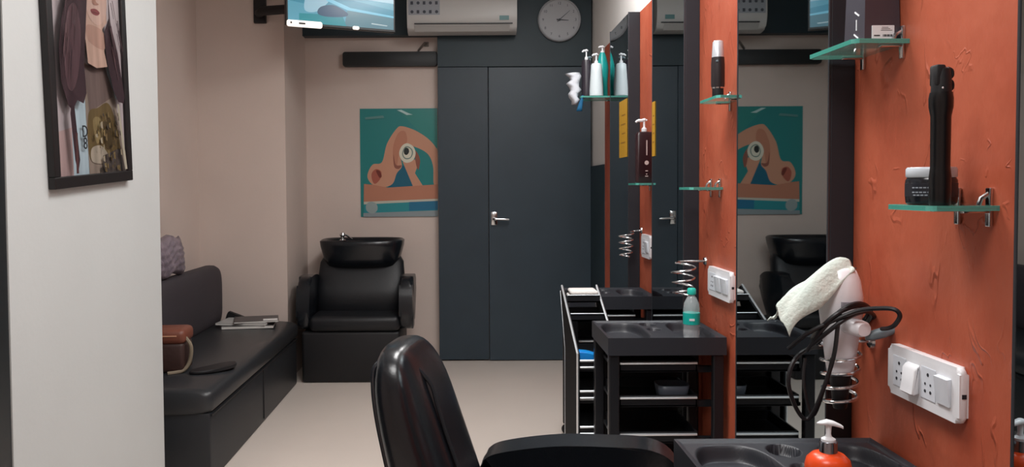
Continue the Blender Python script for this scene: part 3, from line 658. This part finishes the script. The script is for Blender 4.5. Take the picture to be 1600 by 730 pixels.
obj('label_print', bm, mat('label_pale', (200, 180, 176), .5), bo)
zs = EYE+.5205
def pbottle(x, y, prof, m, label, pm, r, ph_, z, d=R(200)):
    t = thing('pump_bottle', label, 'bottle', (x, y, zs), group='bottles on the far glass shelf')
    bm = B(); lathe(bm, prof, seg=24); obj('body', bm, m, t, True)
    bm = B(); pump(bm, z, r, ph_, d, .0055, .026); obj('pump_head', bm, pm, t, True)
    return t
wb = [(0, 0), (.036, 0), (.040, .004), (.039, .05), (.033, .145), (.030, .183), (.024, .19), (0, .19)]
pbottle(.754, 4.785, wb, mat('bottle_white', (218, 228, 232), .35), 'white pump bottle beside the teal one on the far glass shelf', white_pl, .011, .06, .19)
pbottle(.700, 4.81, [(0, 0), (.024, 0), (.028, .004), (.028, .20), (.022, .214), (0, .216)], mat('bottle_dark', (46, 40, 48), .35), 'slim dark bottle with a white nozzle on the far glass shelf', white_pl, .010, .062, .215)
pbottle(.808, 4.895, [(0, 0), (.03, 0), (.032, .006), (.031, .09), (.037, .17), (.034, .20), (.023, .245), (.014, .27), (0, .27)], teal, 'teal spray bottle on the far glass shelf', white_pl, .012, .04, .27)
pbottle(.735, 4.90, [(0, 0), (.028, 0), (.03, .004), (.028, .185), (.02, .195), (0, .195)], mat('bottle_pale', (206, 216, 222), .35), 'pale pump bottle at the back of the far glass shelf', grey_pl, .010, .055, .195)
# white cloth roll and blue cloth over shelf end
t = thing('hanging_cloth', 'white ruffled cloth hanging over the left end of the far bottle shelf', 'cloth', (.630, 4.82, zs-.03))
bm = B(); loft(bm, [sect((.010*sin(k*1.9), 0, z_), a_*(1+.16*sin(k*2.4)), .05, V((1, 0, 0)), V((0, 1, 0)), 2.6) for k, (z_, a_) in enumerate(((-.01, .014), (.012, .022), (.03, .028), (.05, .026), (.07, .032), (.09, .030), (.11, .032), (.13, .031), (.15, .034), (.165, .040), (.168, .036)))])
obj('cloth', bm, mat('cloth_white', (216, 220, 228), .8, bump=.3, bscale=50), t, 'all')
bm = B(); pts = [(.66, 4.80), (.664, 4.80)]
loft(bm, [sect((.672-.012*k*.35, 4.765, zs+.004-k*.018), .006+.0022*k, .012, V((1, 0, 0)), V((0, 1, 0)), 3, 16) for k in range(6)])
tag(obj('blue_cloth', bm, mat('cloth_blue', (20, 96, 140), .7, bump=.2), None, 'all'), 'blue strip of cloth hanging below the far bottle shelf', 'cloth')
# yellow cards stuck on mirrors
yel = mat('card_yellow', (206, 156, 44), .5, var=.08)
def card(y0, y1, z0, z1, label):
    t = thing('yellow_card', label, 'card', (XM-.0055, (y0+y1)/2, z0), group='yellow cards on the mirrors')
    bm = B(); box(bm, -.0012, 0, -(y1-y0)/2, (y1-y0)/2, 0, z1-z0); s_ = obj('card', bm, yel, t)
    bm = B(); c_ = (y1-y0)/2
    for k in range(4): box(bm, -.0018, -.0011, -c_*.6, c_*(.5-.2*(k % 2)), (z1-z0)*(.25+.16*k), (z1-z0)*(.25+.16*k)+.006)
    obj('card_lines', bm, mat('card_ink', (160, 116, 40), .5), t)
card(4.225, 4.44, EYE+.15, EYE+.45, 'yellow card on the farthest mirror beside the bottle shelf')
card(3.60, 3.655, EYE+.13, EYE+.37, 'thin yellow card at the far edge of the second mirror beside the maroon bottle')
# ================================================================== SWITCH PLATES
def plate(y0, y1, z0, z1, label, mods):
    t = thing('switch_plate', label, 'switch board', (XO, (y0+y1)/2, (z0+z1)/2), group='white switch plates on the orange wall'); hy, hz = (y1-y0)/2, (z1-z0)/2
    bm = B(); prism(bm, rrect(-hy, hy, -hz, hz, .012), -.0165, 0, 'X', .008, 4); pl = obj('cover_plate', bm, white_pl, t, True)
    wm = (2*hy-.04)/len(mods); y_ = hy-.02
    for md in mods:
        ya, yb = y_-wm, y_; yc = (ya+yb)/2; y_ -= wm
        if md == 's':      # socket
            bm = B(); box(bm, -.0178, -.0165, ya+.002, yb-.002, -hz+.020, hz-.020, .001); s_ = obj('socket', bm, mat('module_white', (222, 228, 236), .35), t)
            bm = B()
            for dy, dz, r_ in ((0, .017, .0035), (-.009, -.001, .0025), (.009, -.001, .0025), (-.009, -.015, .0032), (.009, -.015, .0032)):
                lathe(bm, [(0, 0), (r_, 0), (r_, .0006), (0, .0006)], seg=12, mx=M4.Translation((-.0178, yc+dy, dz)) @ M4.Rotation(-pi/2, 4, 'Y'))
            obj('socket_holes', bm, mat('hole', (40, 42, 50), .6), s_)
        elif md == 'p':    # plug top
            bm = B(); pts = [(-.030, -.014), (-.033, -.028), (-.028, -.032), (-.0168, -.027), (-.0168, .028), (-.022, .026), (-.028, .018)]
            prism(bm, [(p_[0], p_[1]) for p_ in pts], ya+.003, yb-.003, 'Y', .004, 3); obj('plug', bm, white_pl, t, True)
        else:              # rocker
            bm = B(); prism(bm, [(-.0165, -.026), (-.020, -.026), (-.026, .024), (-.0165, .026)], ya+.004, yb-.004, 'Y', .0015, 2); obj('rocker_switch', bm, mat('module_white', (222, 228, 236), .35), t, True)
    bm = B(); box(bm, -.012, -.004, -hy-.0008, -hy+.001, -.004, .004); obj('notch', bm, mat('hole', (40, 42, 50), .6), t)
    return t
plate(1.437, 1.683, EYE-.428, EYE-.327, 'large white switch plate with a plug on the nearest orange panel', 'spsr')
plate(2.70, 2.955, EYE-.392, EYE-.290, 'white switch plate with rockers on the second orange panel', 'srr')
plate(3.90, 4.09, EYE-.353, EYE-.24, 'small white switch plate on the third, farthest orange panel', 'sr')
# ================================================================== DRYER HOLDERS (chrome spirals)
def holder(x, y, z, label, r=.039, hgt=.130, turns=4.3, wall=True):
    t = thing('spiral_holder', label, 'holder', (x, y, z), group='chrome spiral hair dryer holders')
    n = int(turns*20); pts = []
    for k in range(n+1):
        a_ = 2*pi*k/20+R(40); rr = r*(1.06-.22*(1-k/n)); pts.append((rr*cos(a_), rr*sin(a_), -hgt+hgt*k/n))
    bm = B(); tube(bm, pts, .0036, 8); obj('spiral', bm, mat('bright_chrome', (236, 238, 240), .22, 1), t, True)
    e = V(pts[-1]); bm = B(); wx = XO-x
    tube(bm, [e, e+V((.02, .01, .004)), (wx-.012, .02, .008), (wx, .02, .008)], .004, 8, smoothn=4)
    lathe(bm, [(0, 0), (.016, 0), (.014, .006), (0, .007)], seg=16, mx=M4.Translation((wx, .02, .008)) @ M4.Rotation(-pi/2, 4, 'Y'))
    obj('wall_arm', bm, chrome, t, True)
    return t
HX, HY, HZ = .807, 1.765, EYE-.352
holder(HX, HY, HZ, 'chrome spiral holder gripping the white hair dryer')
holder(.797, 3.02, EYE-.29, 'empty chrome spiral holder above the water bottle', .042, .12, 3.2)
holder(.80, 4.135, EYE-.235, 'empty chrome spiral holder beside the farthest switch plate', .036, .125, 4)
# ================================================================== HAIR DRYER
t = thing('hair_dryer', 'white hair dryer hanging nose-down in the nearest chrome spiral with its cable wound round', 'hair dryer', (HX, HY, HZ))
bm = B(); lathe(bm, [(0, -.058), (.026, -.058), (.032, -.02), (.038, .03), (.0435, .075), (.0445, .11), (.039, .145), (.030, .167), (.02, .173), (0, .175)], seg=32); obj('barrel', bm, mat('dryer_white', (246, 245, 250), .3), t, True)
bm = B(); lathe(bm, [(0, -.134), (.013, -.134), (.015, -.13), (.020, -.085), (.0245, -.053), (0, -.053)], seg=28, sy=.8); obj('nozzle', bm, blackm, t, True, 'black nozzle')
bm = B(); 
for k in range(9): box(bm, -.024+k*.006-.001, -.024+k*.006+.001, -.018, .018, .1722, .1735)
obj('intake_grille', bm, greyd, t)
bm = B(); loft(bm, [sect(V((.0, -.02, .055))+V((.30, -.95, -.10)).normalized()*s_, a_, a_*.82, V((.95, .3, 0)), V((0, 0, 1)), 2.4, 20) for s_, a_ in ((0, .022), (.02, .0225), (.05, .020), (.056, .016))]); obj('handle', bm, mat('dryer_white', (246, 245, 250), .3), t, True)
bm = B(); loft(bm, [sect(V((.028+s_, -.052-.25*s_, .030+s_*.35)), a_, a_*.7, V((.3, .95, 0)), V((-.3, 0, 1)), 2.4, 18) for s_, a_ in ((0, .009), (.012, .014), (.035, .015), (.055, .011), (.064, .006))]); obj('plug_end', bm, grey_pl, t, True, 'grey cable end')
bm = B(); box(bm, -.018, .016, -.0462, -.039, .092, .104, .001); obj('name_badge', bm, mat('badge_grey', (168, 166, 176), .4), t)
def loopc(c, rx, ry, tilt, n=22, a0=0, a1=360, yaw=0):
    out = []
    for k in range(n+1):
        a_ = R(a0+(a1-a0)*k/n); p_ = V((rx*cos(a_), ry*sin(a_), 0)); p_ = Euler((R(12), R(tilt), R(yaw))).to_matrix() @ p_; out.append(V(c)+p_)
    return out
cbr = .0046; bm = B()
def cab(pts, r_=cbr): tube(bm, [atY(x_, y_, d_)-V((HX, HY, HZ)) for x_, y_, d_ in pts], r_, 8, smoothn=6)
cab([(1232, 545, 1.75), (1262, 521, 1.72), (1300, 502, 1.70), (1340, 486, 1.68), (1375, 482, 1.65), (1398, 484, 1.63), (1406, 494, 1.625), (1398, 508, 1.63), (1388, 513, 1.65), (1378, 514, 1.68)])
cab([(1262, 548, 1.74), (1285, 515, 1.71), (1315, 485, 1.70), (1340, 474, 1.71), (1358, 482, 1.76), (1350, 500, 1.815), (1320, 520, 1.83), (1285, 530, 1.81), (1270, 528, 1.76), (1285, 510, 1.71), (1312, 488, 1.695), (1345, 478, 1.72), (1362, 492, 1.77), (1345, 515, 1.82)])
cab([(1268, 540, 1.73), (1292, 520, 1.705), (1322, 498, 1.695), (1352, 487, 1.72), (1366, 497, 1.78), (1345, 520, 1.83), (1300, 540, 1.82), (1264, 545, 1.77), (1240, 565, 1.74), (1232, 600, 1.73), (1245, 640, 1.73), (1262, 655, 1.73), (1280, 625, 1.715), (1302, 560, 1.70), (1309, 510, 1.70), (1312, 490, 1.70)])
cab([(1258, 560, 1.76), (1256, 600, 1.75), (1270, 650, 1.74), (1290, 600, 1.71), (1300, 560, 1.70)], .0036)
obj('power_cable', bm, mat('cable', (28, 28, 31), .4), t, True)
# towel draped over the dryer
bm = B(); NX, NY = 26, 14; g = []
spine = cubic([(.018, .182), (-.004, .185), (-.038, .170), (-.075, .145), (-.108, .118), (-.128, .095), (-.135, .082)], 5, False)
def sp2(s):
    k = s*(len(spine)-1); i = min(int(k), len(spine)-2); f_ = k-i; return (spine[i][0]*(1-f_)+spine[i+1][0]*f_, spine[i][1]*(1-f_)+spine[i+1][1]*f_)
for j in range(NY+1):
    row = []
    for i in range(NX+1):
        s, w_ = i/NX, j/NY*2-1
        x_, z_ = sp2(s); wid = .026+.022*min(1, s*2)
        dr = (.02+.045*min(1, s*2.2))*abs(w_)**1.8*(1-s*.35) + .012*(1-abs(w_))*0
        wr = .006*sin(s*9+w_*5)+.005*sin(w_*11+s*4)*s
        row.append(bm.verts.new((x_+.008*sin(w_*4)*s, w_*wid, z_-dr+wr)))
    g.append(row)
for j in range(NY):
    for i in range(NX): bm.faces.new((g[j][i], g[j][i+1], g[j+1][i+1], g[j+1][i]))
o = obj('draped_towel', bm, mat('towel_mint', (218, 222, 214), .9, var=.12, vscale=14, bump=.3, bscale=120, col2=(196, 214, 206)), None, 'all')
o.location = (HX, HY, HZ); md = o.modifiers.new('thick', 'SOLIDIFY'); md.thickness = .004; md.offset = 1
tag(o, 'pale mint-white towel draped over the top of the white hair dryer', 'towel')
# ================================================================== BOTTLES ON TRAYS
t = thing('water_bottle', 'clear plastic water bottle with teal cap and label on the middle trolley', 'bottle', (.787, 2.87, .737-.026))
pet = mat('clear_plastic', (238, 246, 250), .08, spec=.8, alpha=.3)
bm = B(); lathe(bm, [(0, .002), (.022, 0), (.028, .004), (.0285, .03), (.0275, .034), (.0285, .038), (.0285, .105), (.026, .125), (.016, .145), (.0115, .15), (.0115, .156), (0, .156)], seg=28); obj('body', bm, pet, t, True)
bm = B(); lathe(bm, [(0, .156), (.0145, .156), (.0155, .160), (.015, .174), (.012, .178), (0, .179)], seg=20); obj('cap', bm, mat('cap_teal', (40, 196, 178), .35), t, True, 'teal screw cap')
bm = B(); lathe(bm, [(.0288, .052), (.0293, .052), (.0293, .092), (.0288, .092)], seg=28); lb_ = obj('label_sleeve', bm, mat('sleeve_teal', (24, 180, 168), .4), t, True, 'teal paper label')
bm = B(); mx = M4.Rotation(R(-100), 4, 'Z'); 
box(bm, .0292, .0297, -.010, .008, .066, .074, mx=mx); obj('label_print', bm, white_pl, lb_)
t = thing('pump_bottle', 'orange-red pump bottle with white pump head on the nearest trolley', 'bottle', (.652, 1.47, .6945))
bm = B(); lathe(bm, [(0, 0), (.036, 0), (.0395, .005), (.040, .02), (.040, .046), (.037, .058), (.028, .067), (.0155, .071), (0, .071)], seg=36); obj('body', bm, mat('orange_plastic', (232, 78, 30), .28), t, True)
bm = B(); lathe(bm, [(0, .0705), (.0155, .0705), (.0155, .089), (.014, .091), (0, .091)], seg=28); obj('collar', bm, mat('chrome_dark', (150, 152, 160), .2, 1), t, True, 'metallic collar')
bm = B(); lathe(bm, [(0, .091), (.0125, .091), (.0125, .095), (.006, .099), (.0045, .104), (.0055, .120), (0, .120)], seg=20)
loft(bm, [sect((x_, -x_*.3, z_), a_, b_, V((.3, 1, 0)), V((0, 0, 1)), 2.2, 16) for x_, z_, a_, b_ in ((-.019, .122, .001, .001), (-.014, .123, .007, .003), (-.003, .125, .0095, .0052), (.008, .1235, .0075, .0045), (.02, .1195, .004, .003), (.0235, .117, .0028, .0026))])
obj('pump_head', bm, white_pl, t, True)
# ================================================================== FOREGROUND SALON CHAIR
CY_ = 1.72
t = thing('salon_chair', 'large black leather styling chair in the foreground, back and armrest showing', 'chair', (-.05, CY_, 0), R(-10))
OX = .02
u, v = V((1, 0, 0)), V((0, 1, 0))
S = [(.44, -.02, .125, .17, -.05), (.55, -.043, .100, .18, -.05), (.66, -.072, .062, .185, -.05), (.755, -.092, .028, .185, -.052), (.82, -.104, .008, .18, -.055), (.87, -.110, -.010, .165, -.06), (.905, -.108, -.024, .14, -.07), (.930, -.100, -.038, .105, -.08), (.942, -.090, -.050, .065, -.085)]
bm = B(); loft(bm, [sect(((a_+b_)/2, c_, z_), (b_-a_)/2, w_, u, v, 3.0, 48) for z_, a_, b_, w_, c_ in S]); bk = obj('backrest', bm, leather2, t, 'all')
md = bk.modifiers.new('smooth', 'SUBSURF'); md.levels = md.render_levels = 1
bm = B(); q_ = .80
pts = [((a_+b_)/2-(b_-a_)/2*q_, c_-w_*q_, z_) for z_, a_, b_, w_, c_ in S[1:-2]]; pts2 = [(b_+.004, c_-w_*.4, z_) for z_, a_, b_, w_, c_ in S[1:-3]]
tube(bm, pts+[(-.080, -.160, .921), (-.056, -.150, .922)]+pts2[::-1], .0045, 8, smoothn=5); obj('piping', bm, mat('piping', (34, 38, 44), .2, spec=.8), bk, True)
ap = cubic([(.030, .45), (.030, .555), (.048, .595), (.10, .615), (.22, .634), (.34, .638), (.43, .636), (.485, .612), (.51, .56), (.50, .46), (.44, .42), (.25, .41), (.10, .42)], 5)
for s_ in (-1, 1):
    bm = B(); yc = s_*.292
    prism(bm, ap, yc-.05, yc+.05, 'Y', .044, 7); obj('armrest', bm, leather2, t, True)
bm = B(); box(bm, .0+OX, .44+OX, -.235, .235, .36, .50, .05, 4); obj('seat', bm, leather2, t, True)
bm = B(); box(bm, .04+OX, .42+OX, -.2, .2, .31, .36, .01); lathe(bm, [(0, .05), (.05, .05), (.05, .20), (.034, .21), (.034, .31), (0, .31)], (.22+OX, 0, 0), 24); obj('hydraulic_column', bm, chrome, t, True)
bm = B(); lathe(bm, [(0, 0), (.235, 0), (.245, .008), (.225, .022), (.10, .045), (.05, .055), (0, .055)], (.22+OX, 0, 0), 48); obj('base_disc', bm, chrome, t, True)
bm = B(); tube(bm, [(.38+OX, -.12, .34), (.42+OX, -.12, .22), (.44+OX, -.12, .15), (.44+OX, .12, .15), (.42+OX, .12, .22), (.38+OX, .12, .34)], .012, 10, smoothn=4); obj('footrest', bm, chrome, t, True)
